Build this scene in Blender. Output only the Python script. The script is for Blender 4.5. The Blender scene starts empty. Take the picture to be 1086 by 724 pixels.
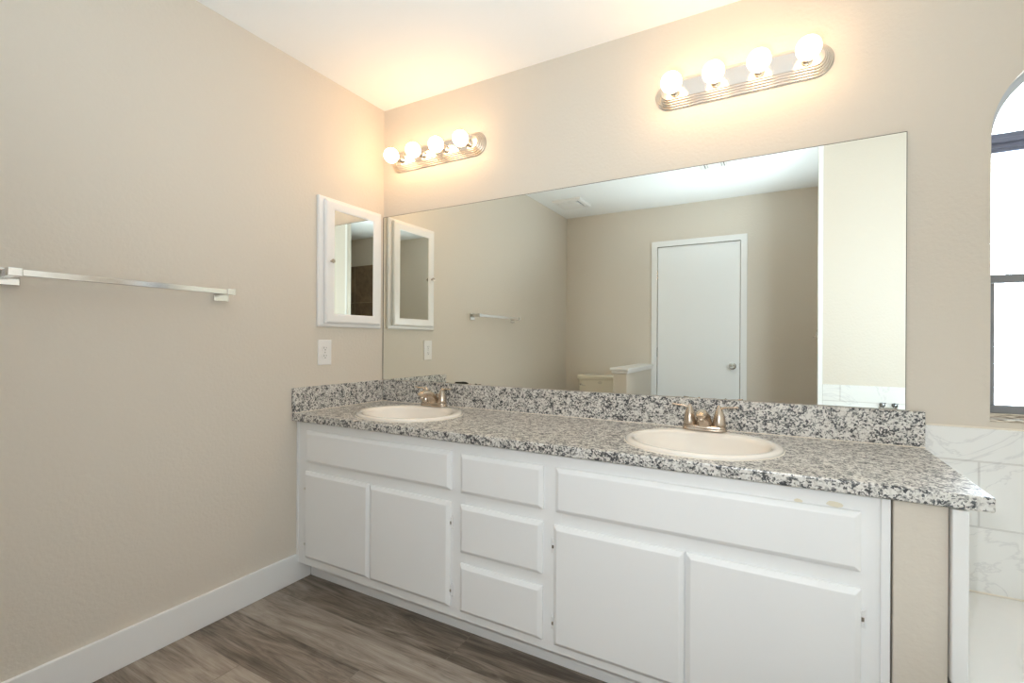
import bpy, bmesh, math, random
from mathutils import Vector, Matrix
random.seed(7)
S = bpy.context.scene
COL = S.collection
PI = math.pi

# ------------------------------------------------------------------ camera, sky, exposure
cd = bpy.data.cameras.new('camera')
cam = bpy.data.objects.new('camera', cd)
COL.objects.link(cam)
cd.sensor_width = 36.0
cd.lens = 36.0 * 504.1 / 1086.0
cd.clip_start = 0.02
cam.matrix_world = (Matrix.Translation((1.970, -2.017, 1.127)) @ Matrix.Rotation(math.radians(29.16), 4, 'Z')
                    @ Matrix.Rotation(math.radians(90), 4, 'X') @ Matrix.Rotation(math.radians(0.305), 4, 'Z'))
S.camera = cam
S.view_settings.view_transform = 'Standard'
S.view_settings.look = 'None'
S.view_settings.gamma = 1.0
S.view_settings.use_curve_mapping = False
S.view_settings.exposure = 0.12
S.cycles.max_bounces = 14
S.cycles.diffuse_bounces = 9
S.cycles.glossy_bounces = 8
S.cycles.transmission_bounces = 8
S.cycles.use_denoising = True
S.cycles.sample_clamp_indirect = 8.0

SKY = 27.5
BULB = 15.5
FLASH = 112.0
FILL = 38.0
W = bpy.data.worlds.new('sky')
S.world = W
W.use_nodes = True
bg = W.node_tree.nodes['Background']
bg.inputs[0].default_value = (0.74, 0.88, 1.0, 1)
bg.inputs[1].default_value = SKY


def portal(name, loc, rot, sx, sy):
    l = bpy.data.lights.new(name, 'AREA')
    l.shape = 'RECTANGLE'
    l.size, l.size_y = sx, sy
    l.cycles.is_portal = True
    o = bpy.data.objects.new(name, l)
    COL.objects.link(o)
    o.location = loc
    o.rotation_euler = rot
    return o


portal('window_daylight_portal', (2.809, 0.17, 1.46), (-PI / 2, 0, 0), 0.56, 1.2)

# photographer's flash at the tripod, bounced off the ceiling, plus an added fill spot
def aimed_spot(name, energy, loc, aim, angle, blend, colour):
    l = bpy.data.lights.new(name, 'SPOT')
    l.energy = energy
    l.color = colour
    l.spot_size = math.radians(angle)
    l.spot_blend = blend
    l.shadow_soft_size = 0.0
    o = bpy.data.objects.new(name, l)
    COL.objects.link(o)
    o.location = loc
    o.rotation_euler = Vector(aim).to_track_quat('-Z', 'Y').to_euler()


aimed_spot('bounce_flash', FLASH, (1.80, -2.02, 0.95), (-0.25, 0.42, 1.0), 125, 1.0, (0.77, 0.91, 1.0))
aimed_spot('added_fill_spot', FILL, (1.93, -1.98, 1.24), (-0.62, 1.0, -0.46), 130, 1.0, (0.92, 0.97, 1.0))  # added forward spot to brighten the cabinet fronts and left wall


# ------------------------------------------------------------------ materials
def mat(name, col=(0.8, 0.8, 0.8), rough=0.5, metal=0.0, spec=0.5, coat=0.0):
    m = bpy.data.materials.new(name)
    m.use_nodes = True
    b = m.node_tree.nodes['Principled BSDF']
    b.inputs['Base Color'].default_value = (*col, 1)
    b.inputs['Roughness'].default_value = rough
    b.inputs['Metallic'].default_value = metal
    b.inputs['Specular IOR Level'].default_value = spec
    b.inputs['Coat Weight'].default_value = coat
    return m


def N(m, t, **kw):
    n = m.node_tree.nodes.new(t)
    for k, v in kw.items():
        if hasattr(n, k):
            setattr(n, k, v)
        else:
            n.inputs[k].default_value = v
    return n


def L(m, a, ao, b, bi):
    m.node_tree.links.new(a.outputs[ao], b.inputs[bi])


def BS(m):
    return m.node_tree.nodes['Principled BSDF']


def ramp(m, stops, interp='LINEAR'):
    r = m.node_tree.nodes.new('ShaderNodeValToRGB')
    e = r.color_ramp.elements
    r.color_ramp.interpolation = interp
    while len(e) < len(stops):
        e.new(0.5)
    for i, (p, c) in enumerate(stops):
        e[i].position = p
        e[i].color = (*c, 1) if len(c) == 3 else c
    return r


def add_bump(m, scale, dist, detail=2.0, strength=1.0, rough=0.5):
    tc = N(m, 'ShaderNodeTexCoord')
    no = N(m, 'ShaderNodeTexNoise', Scale=scale, Detail=detail, Roughness=rough)
    bp = N(m, 'ShaderNodeBump', Strength=strength, Distance=dist)
    L(m, tc, 'Object', no, 'Vector')
    L(m, no, 'Fac', bp, 'Height')
    L(m, bp, 'Normal', BS(m), 'Normal')
    return no


WALLC = (0.680, 0.622, 0.540)
m_wall = mat('painted_orange_peel_wall', WALLC, 0.5, spec=0.35)
add_bump(m_wall, 75, 0.0018, 2.0, 0.6)
m_ceil = mat('ceiling_white_paint', (0.90, 0.90, 0.89), 0.8, spec=0.2)
add_bump(m_ceil, 60, 0.0015, 2.0, 0.3)
m_trim = mat('white_semi_gloss_trim', (0.83, 0.83, 0.82), 0.35)
m_cab = mat('white_cabinet_paint', (0.86, 0.865, 0.865), 0.38)
add_bump(m_cab, 14, 0.0006, 2.0, 0.12)
m_cabw = mat('white_medicine_cabinet_paint', (0.84, 0.83, 0.82), 0.3)
m_door = mat('white_door_paint', (0.85, 0.86, 0.86), 0.4)
m_chrome = mat('polished_chrome', (0.80, 0.79, 0.77), 0.14, 1.0)
m_darkchrome = mat('dark_chrome', (0.22, 0.22, 0.22), 0.25, 1.0)  # darker even metal tone for the tub faucet handles
m_fix = mat('fixture_polished_nickel', (0.86, 0.82, 0.78), 0.10, 1.0)
m_fixridge = mat('fixture_satin_ridges', (0.80, 0.76, 0.72), 0.30, 1.0)
m_fixend = mat('fixture_brushed_end', (0.72, 0.66, 0.58), 0.28, 1.0)
m_nickel = mat('brushed_nickel', (0.54, 0.46, 0.38), 0.27, 1.0)
m_mirror = mat('silvered_mirror_glass', (0.885, 0.90, 0.845), 0.0, 1.0)
m_mirror2 = mat('cabinet_mirror_glass', (0.86, 0.875, 0.84), 0.0, 1.0)
m_edge = mat('mirror_dark_edge', (0.10, 0.09, 0.07), 0.4)
m_stain = mat('black_desilvered_edge', (0.02, 0.018, 0.01), 0.6)
m_sink = mat('glazed_bisque_porcelain', (0.84, 0.79, 0.72), 0.12, coat=0.5)
m_tank = mat('glazed_bone_china', (0.80, 0.75, 0.63), 0.15)
m_tub = mat('white_acrylic_tub', (0.86, 0.85, 0.82), 0.2, coat=0.3)
m_plas = mat('white_plastic', (0.82, 0.80, 0.78), 0.35)
m_dark = mat('dark_gap', (0.02, 0.02, 0.02), 0.7)
m_hinge = mat('painted_hinge', (0.80, 0.80, 0.80), 0.4)
m_caulk = mat('caulk', (0.80, 0.74, 0.64), 0.6)
m_winf = mat('dark_bronze_window_frame', (0.22, 0.24, 0.33), 0.35, 0.3)
m_wing = mat('grey_sash_frame', (0.22, 0.22, 0.23), 0.4, 0.3)
m_sill = mat('weathered_sill', (0.45, 0.36, 0.26), 0.7)
sn = N(m_sill, 'ShaderNodeTexNoise', Scale=14.0, Detail=3.0)
sr = ramp(m_sill, [(0.40, (0.10, 0.06, 0.03)), (0.52, (0.75, 0.68, 0.58))])
L(m_sill, sn, 'Fac', sr, 'Fac')
L(m_sill, sr, 'Color', BS(m_sill), 'Base Color')
# scuffed cabinet stain near the top right corner
m_scuff = mat('tan_paint_chip', (0.78, 0.72, 0.58), 0.6)

# bulb
m_bulb = bpy.data.materials.new('glowing_frosted_bulb')
m_bulb.use_nodes = True
b = BS(m_bulb)
b.inputs['Base Color'].default_value = (0.9, 0.88, 0.85, 1)
b.inputs['Emission Color'].default_value = (1.0, 0.62, 0.32, 1)
b.inputs['Emission Strength'].default_value = BULB
m_bulb.cycles.emission_sampling = 'FRONT'

# window glass
m_glass = bpy.data.materials.new('clear_window_glass')
m_glass.use_nodes = True
nt = m_glass.node_tree
nt.nodes.remove(nt.nodes['Principled BSDF'])
gt = N(m_glass, 'ShaderNodeBsdfTransparent')
gg = N(m_glass, 'ShaderNodeBsdfGlossy', Roughness=0.02)
gf = N(m_glass, 'ShaderNodeFresnel', IOR=1.45)
gm = N(m_glass, 'ShaderNodeMixShader')
L(m_glass, gf, 0, gm, 0)
L(m_glass, gt, 0, gm, 1)
L(m_glass, gg, 0, gm, 2)
L(m_glass, gm, 0, nt.nodes['Material Output'], 0)


# granite
def granite(name):
    m = mat(name, (0.7, 0.7, 0.68), 0.36, spec=0.9)
    tc = N(m, 'ShaderNodeTexCoord')
    n1 = N(m, 'ShaderNodeTexNoise', Scale=110.0, Detail=2.0)
    mx = N(m, 'ShaderNodeVectorMath', operation='SCALE')
    mx.inputs['Scale'].default_value = 0.012
    ad = N(m, 'ShaderNodeVectorMath', operation='ADD')
    L(m, tc, 'Object', n1, 'Vector')
    L(m, n1, 'Color', mx, 0)
    L(m, tc, 'Object', ad, 0)
    L(m, mx, 'Vector', ad, 1)
    v = N(m, 'ShaderNodeTexVoronoi', Scale=205.0)
    L(m, ad, 'Vector', v, 'Vector')
    # cluster the dark grains a little
    n2 = N(m, 'ShaderNodeTexNoise', Scale=38.0, Detail=1.0)
    L(m, tc, 'Object', n2, 'Vector')
    sep = N(m, 'ShaderNodeSeparateColor')
    L(m, v, 'Color', sep, 'Color')
    ma = N(m, 'ShaderNodeMath', operation='MULTIPLY_ADD')
    L(m, n2, 'Fac', ma, 0)
    ma.inputs[1].default_value = 1.3
    ma.inputs[2].default_value = -0.65
    mb = N(m, 'ShaderNodeMath', operation='ADD')
    L(m, sep, 'Red', mb, 0)
    L(m, ma, 'Value', mb, 1)
    r = ramp(m, [(0.0, (0.022, 0.024, 0.028)), (0.14, (0.075, 0.078, 0.082)), (0.25, (0.20, 0.195, 0.185)),
                 (0.36, (0.40, 0.385, 0.36)), (0.50, (0.63, 0.605, 0.565)), (0.76, (0.73, 0.71, 0.67))], 'CONSTANT')
    L(m, mb, 'Value', r, 'Fac')
    L(m, r, 'Color', BS(m), 'Base Color')
    return m


m_gran = granite('speckled_grey_granite')


# brown shower tile and white marble tile: real joints by brick texture in object space
def tile_mat(name, axis, w, h, off, squash_z, c1, c2, grout, joint, rough, vein=None, z0=0.0, x0=0.0, freq=2):
    m = mat(name, c1, rough)
    tc = N(m, 'ShaderNodeTexCoord')
    sp = N(m, 'ShaderNodeSeparateXYZ')
    L(m, tc, 'Object', sp, 0)
    ax = N(m, 'ShaderNodeMath', operation='SUBTRACT')
    L(m, sp, axis, ax, 0)
    ax.inputs[1].default_value = x0
    az = N(m, 'ShaderNodeMath', operation='SUBTRACT')
    L(m, sp, 'Z', az, 0)
    az.inputs[1].default_value = z0
    cb = N(m, 'ShaderNodeCombineXYZ')
    L(m, ax, 'Value', cb, 0)
    L(m, az, 'Value', cb, 1)
    br = N(m, 'ShaderNodeTexBrick')
    br.offset = off
    br.offset_frequency = freq
    br.inputs['Scale'].default_value = 1.0
    br.inputs['Brick Width'].default_value = w
    br.inputs['Row Height'].default_value = h
    br.inputs['Mortar Size'].default_value = joint
    br.inputs['Mortar Smooth'].default_value = 0.1
    br.inputs['Color1'].default_value = (*c1, 1)
    br.inputs['Color2'].default_value = (*c2, 1)
    br.inputs['Mortar'].default_value = (*grout, 1)
    L(m, cb, 'Vector', br, 'Vector')
    no = N(m, 'ShaderNodeTexNoise', Scale=3.2 if vein == 'marble' else 9.0, Detail=6.0, Roughness=0.6, Distortion=1.2)
    L(m, tc, 'Object', no, 'Vector')
    if vein == 'marble':
        r = ramp(m, [(0.0, (1, 1, 1)), (0.485, (1, 1, 1)), (0.50, (0.87, 0.87, 0.88)), (0.515, (1, 1, 1)), (1.0, (0.96, 0.96, 0.96))])
    else:
        r = ramp(m, [(0.25, (0.62, 0.62, 0.62)), (0.7, (1.25, 1.2, 1.12))])
    L(m, no, 'Fac', r, 'Fac')
    mx = N(m, 'ShaderNodeMix', data_type='RGBA', blend_type='MULTIPLY')
    mx.inputs['Factor'].default_value = 1.0
    m.node_tree.links.new(br.outputs['Color'], mx.inputs[6])
    m.node_tree.links.new(r.outputs['Color'], mx.inputs[7])
    m.node_tree.links.new(mx.outputs[2], BS(m).inputs['Base Color'])
    bp = N(m, 'ShaderNodeBump', Strength=0.6, Distance=0.0015, invert=True)
    L(m, br, 'Fac', bp, 'Height')
    L(m, bp, 'Normal', BS(m), 'Normal')
    return m


MARB = dict(w=0.405, h=0.205, off=0.5, squash_z=0, c1=(0.84, 0.84, 0.82), c2=(0.82, 0.82, 0.80), grout=(0.69, 0.68, 0.66), joint=0.003,
            rough=0.16, vein='marble', z0=0.760 - 0.205 * 4)
m_tile_x = tile_mat('white_marble_tile', 'X', x0=2.522, **MARB)
m_tile_y = tile_mat('white_marble_side_tile', 'Y', x0=0.0, **MARB)
m_brown = tile_mat('brown_shower_tile', 'X', 0.33, 0.473, 0.0, 0, (0.20, 0.145, 0.095), (0.23, 0.165, 0.11), (0.36, 0.29, 0.21),
                   0.004, 0.4, z0=2.09 - 0.473 * 5, x0=2.89)

# floor planks: tone per plank from a face attribute, grain procedural
m_floor = mat('grey_brown_wood_plank', (0.3, 0.25, 0.2), 0.36)
tc = N(m_floor, 'ShaderNodeTexCoord')
at = N(m_floor, 'ShaderNodeAttribute', attribute_name='plank_tone')
mp = N(m_floor, 'ShaderNodeMapping')
mp.inputs['Scale'].default_value = (1.3, 9.0, 1.0)
L(m_floor, tc, 'Object', mp, 'Vector')
sp = N(m_floor, 'ShaderNodeSeparateColor')
L(m_floor, at, 'Color', sp, 'Color')
cb = N(m_floor, 'ShaderNodeCombineXYZ')
ml = N(m_floor, 'ShaderNodeMath', operation='MULTIPLY')
L(m_floor, sp, 'Green', ml, 0)
ml.inputs[1].default_value = 40.0
L(m_floor, ml, 'Value', cb, 0)
L(m_floor, ml, 'Value', cb, 1)
ad = N(m_floor, 'ShaderNodeVectorMath', operation='ADD')
L(m_floor, mp, 'Vector', ad, 0)
L(m_floor, cb, 'Vector', ad, 1)
n1 = N(m_floor, 'ShaderNodeTexNoise', Scale=1.6, Detail=7.0, Roughness=0.62, Distortion=1.6)
L(m_floor, ad, 'Vector', n1, 'Vector')
n2 = N(m_floor, 'ShaderNodeTexNoise', Scale=9.0, Detail=5.0, Roughness=0.7, Distortion=0.6)
mp2 = N(m_floor, 'ShaderNodeMapping')
mp2.inputs['Scale'].default_value = (0.5, 2.6, 1.0)
L(m_floor, ad, 'Vector', mp2, 'Vector')
L(m_floor, mp2, 'Vector', n2, 'Vector')
mm = N(m_floor, 'ShaderNodeMath', operation='MULTIPLY_ADD')
L(m_floor, n2, 'Fac', mm, 0)
mm.inputs[1].default_value = 0.55
L(m_floor, n1, 'Fac', mm, 2)
m3 = N(m_floor, 'ShaderNodeMath', operation='ADD')
L(m_floor, mm, 'Value', m3, 0)
L(m_floor, sp, 'Red', m3, 1)
r = ramp(m_floor, [(0.30, (0.040, 0.030, 0.023)), (0.48, (0.115, 0.088, 0.066)), (0.64, (0.215, 0.172, 0.135)), (0.82, (0.33, 0.275, 0.225)),
                   (1.0, (0.42, 0.36, 0.30))])
m4 = N(m_floor, 'ShaderNodeMath', operation='MULTIPLY_ADD')
L(m_floor, m3, 'Value', m4, 0)
m4.inputs[1].default_value = 1.12
m4.inputs[2].default_value = -0.26
L(m_floor, m4, 'Value', r, 'Fac')
L(m_floor, r, 'Color', BS(m_floor), 'Base Color')
bp = N(m_floor, 'ShaderNodeBump', Strength=0.25, Distance=0.001)
L(m_floor, n2, 'Fac', bp, 'Height')
L(m_floor, bp, 'Normal', BS(m_floor), 'Normal')


# ------------------------------------------------------------------ mesh helpers (all in world metres)
def bm_new():
    return bmesh.new()


def box(bm, x0, x1, y0, y1, z0, z1, bev=0.0, seg=2):
    r = bmesh.ops.create_cube(bm, size=1.0)
    vs = r['verts']
    bmesh.ops.scale(bm, vec=(x1 - x0, y1 - y0, z1 - z0), verts=vs)
    bmesh.ops.translate(bm, vec=((x0 + x1) / 2, (y0 + y1) / 2, (z0 + z1) / 2), verts=vs)
    if bev > 0:
        es = list({e for v in vs for e in v.link_edges})
        bmesh.ops.bevel(bm, geom=es, offset=bev, segments=seg, profile=0.5, affect='EDGES')


def prism(bm, pts, vec):
    """closed polygon (list of 3D points) extruded by vec"""
    n = len(pts)
    vec = Vector(vec)
    a = [bm.verts.new(p) for p in pts]
    b_ = [bm.verts.new(Vector(p) + vec) for p in pts]
    fs = [bm.faces.new(a), bm.faces.new(b_[::-1])]
    for i in range(n):
        fs.append(bm.faces.new((a[i], b_[i], b_[(i + 1) % n], a[(i + 1) % n])))
    return fs


def lathe(bm, prof, origin, axis='Z', seg=32, sx=1.0, sy=1.0):
    """prof = [(radius, height)] spun about an axis at origin; sx, sy squash the circle"""
    rings = []
    o = Vector(origin)
    for r_, h in prof:
        ring = []
        if r_ < 1e-6:
            ring = [None]
        for k in range(seg if r_ >= 1e-6 else 1):
            a = 2 * PI * k / seg
            p = (r_ * math.cos(a) * sx, r_ * math.sin(a) * sy, h)
            if axis == 'Y':
                p = (p[0], -p[2], p[1])          # height runs towards -y (into the room)
            elif axis == 'X':
                p = (p[2], p[0], p[1])
            v = bm.verts.new(o + Vector(p))
            if r_ < 1e-6:
                ring = [v]
            else:
                ring.append(v)
        rings.append(ring)
    for A, B in zip(rings, rings[1:]):
        if len(A) == 1 and len(B) == 1:
            continue
        if len(A) == 1:
            for k in range(seg):
                bm.faces.new((A[0], B[k], B[(k + 1) % seg]))
        elif len(B) == 1:
            for k in range(seg):
                bm.faces.new((A[k], B[0], A[(k + 1) % seg]))
        else:
            for k in range(seg):
                bm.faces.new((A[k], B[k], B[(k + 1) % seg], A[(k + 1) % seg]))
    for R in (rings[0], rings[-1]):
        if len(R) > 1:
            bm.faces.new(R)


def loft(bm, rings, cap=True):
    """rings: lists of equal length of points"""
    R = [[bm.verts.new(p) for p in ring] for ring in rings]
    n = len(R[0])
    for A, B in zip(R, R[1:]):
        for k in range(n):
            bm.faces.new((A[k], B[k], B[(k + 1) % n], A[(k + 1) % n]))
    if cap:
        bm.faces.new(R[0])
        bm.faces.new(R[-1])


def tube(bm, pts, radii, seg=14, flat=1.0, up=(0, 0, 1)):
    """round tube through points, radius per point; flat squashes it along its own up direction"""
    rings = []
    P = [Vector(p) for p in pts]
    for i, p in enumerate(P):
        d = (P[min(i + 1, len(P) - 1)] - P[max(i - 1, 0)]).normalized()
        u = Vector(up)
        s = d.cross(u)
        if s.length < 1e-4:
            s = d.cross(Vector((0, 1, 0)))
        s.normalize()
        w = s.cross(d).normalized()
        r_ = radii[i] if isinstance(radii, (list, tuple)) else radii
        rings.append([p + s * (r_ * math.cos(2 * PI * k / seg)) + w * (r_ * flat * math.sin(2 * PI * k / seg)) for k in range(seg)])
    loft(bm, rings)


def worldloc(o):
    v = Vector((0, 0, 0))
    while o is not None:
        v += Vector(o.location)
        o = o.parent
    return v


def obj(name, bm, m, parent=None, smooth=False, mats=None, sharp=35):
    """links the bmesh (world coordinates) as one object"""
    bmesh.ops.recalc_face_normals(bm, faces=bm.faces)
    off = worldloc(parent) if parent else Vector((0, 0, 0))
    if parent:
        bmesh.ops.translate(bm, vec=-off, verts=bm.verts)
    me = bpy.data.meshes.new(name)
    if smooth:
        for f in bm.faces:
            f.smooth = True
        for e in bm.edges:
            if len(e.link_faces) == 2 and e.calc_face_angle(0) > math.radians(sharp):
                e.smooth = False
    bm.to_mesh(me)
    bm.free()
    for mm_ in (mats or [m]):
        me.materials.append(mm_)
    o = bpy.data.objects.new(name, me)
    COL.objects.link(o)
    if parent:
        o.parent = parent
    return o


def tag(o, label, cat, group=None):
    o['label'] = label
    o['category'] = cat
    if group:
        o['group'] = group
    return o


def thing(name, label, cat, loc, group=None):
    o = bpy.data.objects.new(name, None)
    o.empty_display_size = 0.05
    COL.objects.link(o)
    o.location = loc
    return tag(o, label, cat, group)


def struct(name, bm, m, label=None, parent=None, smooth=False, mats=None):
    o = obj(name, bm, m, parent, smooth, mats)
    if parent is None:
        o['kind'] = 'structure'
        if label:
            o['label'] = label
    return o


# ------------------------------------------------------------------ room dimensions
H = 2.44
YB = -2.716          # back wall
XR = 3.30            # right wall beyond the tub
YT0, YT1 = -1.71, -1.65   # partition at the foot of the tub
XT = 2.20
YS = -2.40           # tiled shower wall

# floor: one mesh of planks, tone per plank
bm = bm_new()
tones = []
pw = 0.1865
row0 = -0.66
k = 0
ends = {0: [0.95, 2.17, 3.4], 1: [1.55, 2.77], 2: [0.728, 1.95, 3.17], 3: [0.345, 1.56, 2.78], 4: [1.1, 2.3], -1: [0.5, 1.75, 2.95]}
fixed = {(-1, 0): -0.13, (-1, 1): -0.09, (0, 0): -0.14, (0, 1): -0.10, (1, 0): 0.07, (1, 1): 0.0, (2, 0): -0.11, (2, 1): -0.02,
         (3, 0): 0.09, (3, 1): 0.12, (4, 0): -0.03, (4, 1): -0.10}
for rrow in range(-5, 12):
    y1 = row0 + pw - rrow * pw
    y0 = y1 - pw
    y1c, y0c = min(y1, 0.0), max(y0, YB)
    if y1c - y0c < 0.01:
        continue
    E_ = ends.get(rrow, [random.uniform(0.2, 1.2) + 1.22 * i for i in range(3)])
    xs = [0.0] + [e for e in E_ if 0.05 < e < XR - 0.05] + [XR]
    for i in range(len(xs) - 1):
        g = 0.0011
        t = fixed.get((rrow, i), random.uniform(-0.12, 0.12))
        v = [bm.verts.new(q) for q in ((xs[i] + g, y0c + g, 0), (xs[i + 1] - g, y0c + g, 0), (xs[i + 1] - g, y1c - g, 0), (xs[i] + g, y1c - g, 0))]
        bm.faces.new(v)
        tones.append((t * 2.3 - 0.02, random.random()))
fl = bpy.data.meshes.new('floor')
nq = len(bm.faces)
box(bm, -0.15, XR + 0.15, YB - 0.15, 0.15, -0.12, -0.0012)
bm.to_mesh(fl)
bm.free()
ca = fl.color_attributes.new('plank_tone', 'FLOAT_COLOR', 'CORNER')
for p in fl.polygons:
    t, s = tones[p.index] if p.index < nq else (-0.45, 0.5)
    for li in p.loop_indices:
        ca.data[li].color = (t, s, 0, 1)
fl.materials.append(m_floor)
o = bpy.data.objects.new('floor', fl)
COL.objects.link(o)
o['kind'] = 'structure'

bm = bm_new()
box(bm, -0.15, XR + 0.15, YB - 0.15, 0.16, H, H + 0.12)
struct('ceiling', bm, m_ceil)
bm = bm_new()
box(bm, -0.15, 0, YB - 0.15, 0.16, -0.1, H + 0.02)
struct('wall_left', bm, m_wall)

# back wall with the door opening
DX0, DX1, DZ = 0.950, 1.682, 2.048
bm = bm_new()
box(bm, -0.15, DX0, YB - 0.12, YB, -0.1, H + 0.02)
box(bm, DX1, XR + 0.15, YB - 0.12, YB, -0.1, H + 0.02)
box(bm, DX0, DX1, YB - 0.12, YB, DZ, H + 0.02)
box(bm, DX0 - 0.05, DX1 + 0.05, YB - 0.2, YB - 0.12, -0.1, DZ + 0.1)
struct('wall_back', bm, m_wall)

# front (mirror) wall with the arched window opening
WX0, WX1, WZ0, WZS = 2.549, 3.069, 0.885, 1.78
WR = (WX1 - WX0) / 2
WC = (WX0 + WX1) / 2
WT = 0.15
bm = bm_new()
box(bm, -0.15, WX0, 0, WT, -0.1, H + 0.02)
box(bm, WX1, XR + 0.15, 0, WT, -0.1, H + 0.02)
box(bm, WX0, WX1, 0, WT, -0.1, WZ0)
NA = 28
arc = [(WC - WR * math.cos(PI * i / NA), WZS + WR * math.sin(PI * i / NA)) for i in range(NA + 1)]
for (xa, za), (xb, zb) in zip(arc, arc[1:]):
    prism(bm, [(xa, 0, za), (xb, 0, zb), (xb, 0, H + 0.02), (xa, 0, H + 0.02)], (0, WT, 0))
struct('wall_front', bm, m_wall)

# right wall beyond the tub
bm = bm_new()
box(bm, XR, XR + 0.12, YB - 0.1, 0.1, -0.1, H + 0.02)
struct('wall_right', bm, m_wall)

# partition at the foot of the tub (bullnosed free end)
bm = bm_new()
box(bm, XT, XR + 0.02, YT0, YT1, -0.05, H + 0.02, 0.012, 3)
struct('wall_partition', bm, m_wall, smooth=False)
bm = bm_new()
box(bm, XT - 0.001, XT + 0.026, YT1 + 0.0003, YT1 + 0.008, 0.0, H - 0.001, 0.002, 1)
struct('trim_5', bm, m_trim, 'white upright trim on the free end of the partition')
bm = bm_new()
box(bm, 2.50, XR + 0.02, YB - 0.02, YS, -0.05, H + 0.02)
struct('wall_shower', bm, m_wall)
bm = bm_new()
box(bm, 2.50, XR, YS, YS + 0.008, 0, 2.09)
struct('wall_tile_shower', bm, m_brown, 'brown tiled shower wall seen in the medicine cabinet mirror')

# low walls
bm = bm_new()
box(bm, 2.217, 2.3185, -0.565, -0.001, 0, 0.75, 0.002, 1)
struct('wall_low_vanity', bm, m_wall, 'beige low wall between the vanity and the tub')
bm = bm_new()
box(bm, 0.783, 0.897, YB, -1.845, 0, 0.872, 0.003, 1)
struct('wall_low_toilet', bm, m_wall, 'beige low wall beside the toilet')
bm = bm_new()
box(bm, 0.760, 0.920, YB, -1.820, 0.892, 0.915, 0.005, 2)
box(bm, 0.771, 0.909, YB, -1.832, 0.868, 0.893, 0.006, 2)
struct('trim_1', bm, m_trim, 'white moulded cap on the low wall beside the toilet')
bm = bm_new()
box(bm, 2.3205, 2.350, -0.580, -0.012, 0.352, 0.75, 0.002, 1)
struct('trim_2', bm, m_trim, 'white upright board under the right end of the counter')

# tiles round the tub
bm = bm_new()
box(bm, 2.352, XR, -0.009, -0.0005, 0.33, 0.863, 0.001, 1)
struct('wall_tile_front', bm, m_tile_x)
bm = bm_new()
# the foot-end tiles reach out to the free end of the partition
box(bm, XT + 0.0265, XR, YT1 + 0.0005, YT1 + 0.009, 0.0, 0.863, 0.001, 1)
struct('wall_tile_partition', bm, m_tile_x)
bm = bm_new()
box(bm, XR - 0.009, XR - 0.0005, YT1 + 0.01, -0.01, 0.33, 0.863, 0.001, 1)
struct('wall_tile_right', bm, m_tile_y)
bm = bm_new()
box(bm, 2.352, XR - 0.01, -0.0115, -0.0095, 0.3505, 0.3555)
box(bm, 2.395, XR - 0.01, -0.006, -0.0005, 0.863, 0.868)
struct('trim_3', bm, m_caulk, 'caulk line round the tub tiles')

# baseboards with a small eased top
def board(name, pts):
    bm = bm_new()
    for (x0, x1, y0, y1) in pts:
        box(bm, x0, x1, y0, y1, 0.0005, 0.1275, 0.0025, 2)
    return struct(name, bm, m_trim)


board('baseboard_left', [(0.0005, 0.0145, YB + 0.016, -0.487)])
board('baseboard_back', [(0.0005, 0.775, YB + 0.0005, YB + 0.0145), (1.742, 2.499, YB + 0.0005, YB + 0.0145)])
board('baseboard_toilet', [(0.898, 0.911, YB + 0.03, -1.846)])

# ------------------------------------------------------------------ the arched window
wy0, wy1 = 0.075, 0.115
bm = bm_new()
win = obj('window_1', bm_new(), m_winf)
win['kind'] = 'structure'
win['label'] = 'arched window above the tub with dark metal frame'
# outer arched frame
fo = 0.022
bm = bm_new()
outer = [(WX0, WZ0)] + [(WX0, WZS)] + arc[1:-1] + [(WX1, WZS), (WX1, WZ0)]
inner = [(WX0 + fo, WZ0 + fo)] + [(WX0 + fo, WZS)] + [(WC - (WR - fo) * math.cos(PI * i / NA), WZS + (WR - fo) * math.sin(PI * i / NA)) for i in range(1, NA)] + [(WX1 - fo, WZS), (WX1 - fo, WZ0 + fo)]
n = len(outer)
ring = [[bm.verts.new((a[0], y, a[1])) for a in lst] for lst, y in ((outer, wy0), (inner, wy0), (inner, wy1), (outer, wy1))]
for A, B in zip(ring, ring[1:] + ring[:1]):
    for i in range(n):
        bm.faces.new((A[i], A[(i + 1) % n], B[(i + 1) % n], B[i]))
m_arch = mat('light_arch_frame', (0.55, 0.58, 0.62), 0.4)
obj('window_frame', bm, m_arch, win)
bm = bm_new()
box(bm, WX0, WX1, wy0 - 0.012, wy1, 1.738, 1.800, 0.003, 1)
box(bm, WX0, WX1, wy0 - 0.022, wy0 - 0.010, 1.766, 1.782, 0.003, 1)
box(bm, WX0, WX1, wy0 - 0.018, wy0 - 0.010, 1.749, 1.757, 0.002, 1)
obj('transom_bar', bm, m_winf, win)
bm = bm_new()
box(bm, WX0, WX1, wy0 - 0.004, wy1, 1.322, 1.350, 0.003, 1)
box(bm, WX0 + 0.004, WX0 + 0.034, wy0 + 0.004, wy0 + 0.022, 0.930, 1.322, 0.003, 1)
box(bm, WX1 - 0.034, WX1 - 0.004, wy0 + 0.004, wy0 + 0.022, 0.930, 1.322, 0.003, 1)
box(bm, WX0, WX1, wy0 - 0.004, wy1, 0.905, 0.932, 0.003, 1)
obj('sash', bm, m_wing, win)
bm = bm_new()
box(bm, WX0 + 0.001, WX1 - 0.001, 0.004, 0.072, WZ0, WZ0 + 0.008, 0.001, 1)
box(bm, WX0 + 0.001, WX1 - 0.001, 0.060, wy1 + 0.02, WZ0 + 0.001, 0.906, 0.001, 1)
obj('window_sill', bm, m_sill, win)
bm = bm_new()
prism(bm, [(a[0], 0.096, a[1]) for a in inner], (0, 0.003, 0))
obj('window_pane', bm, m_glass, win)

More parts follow.
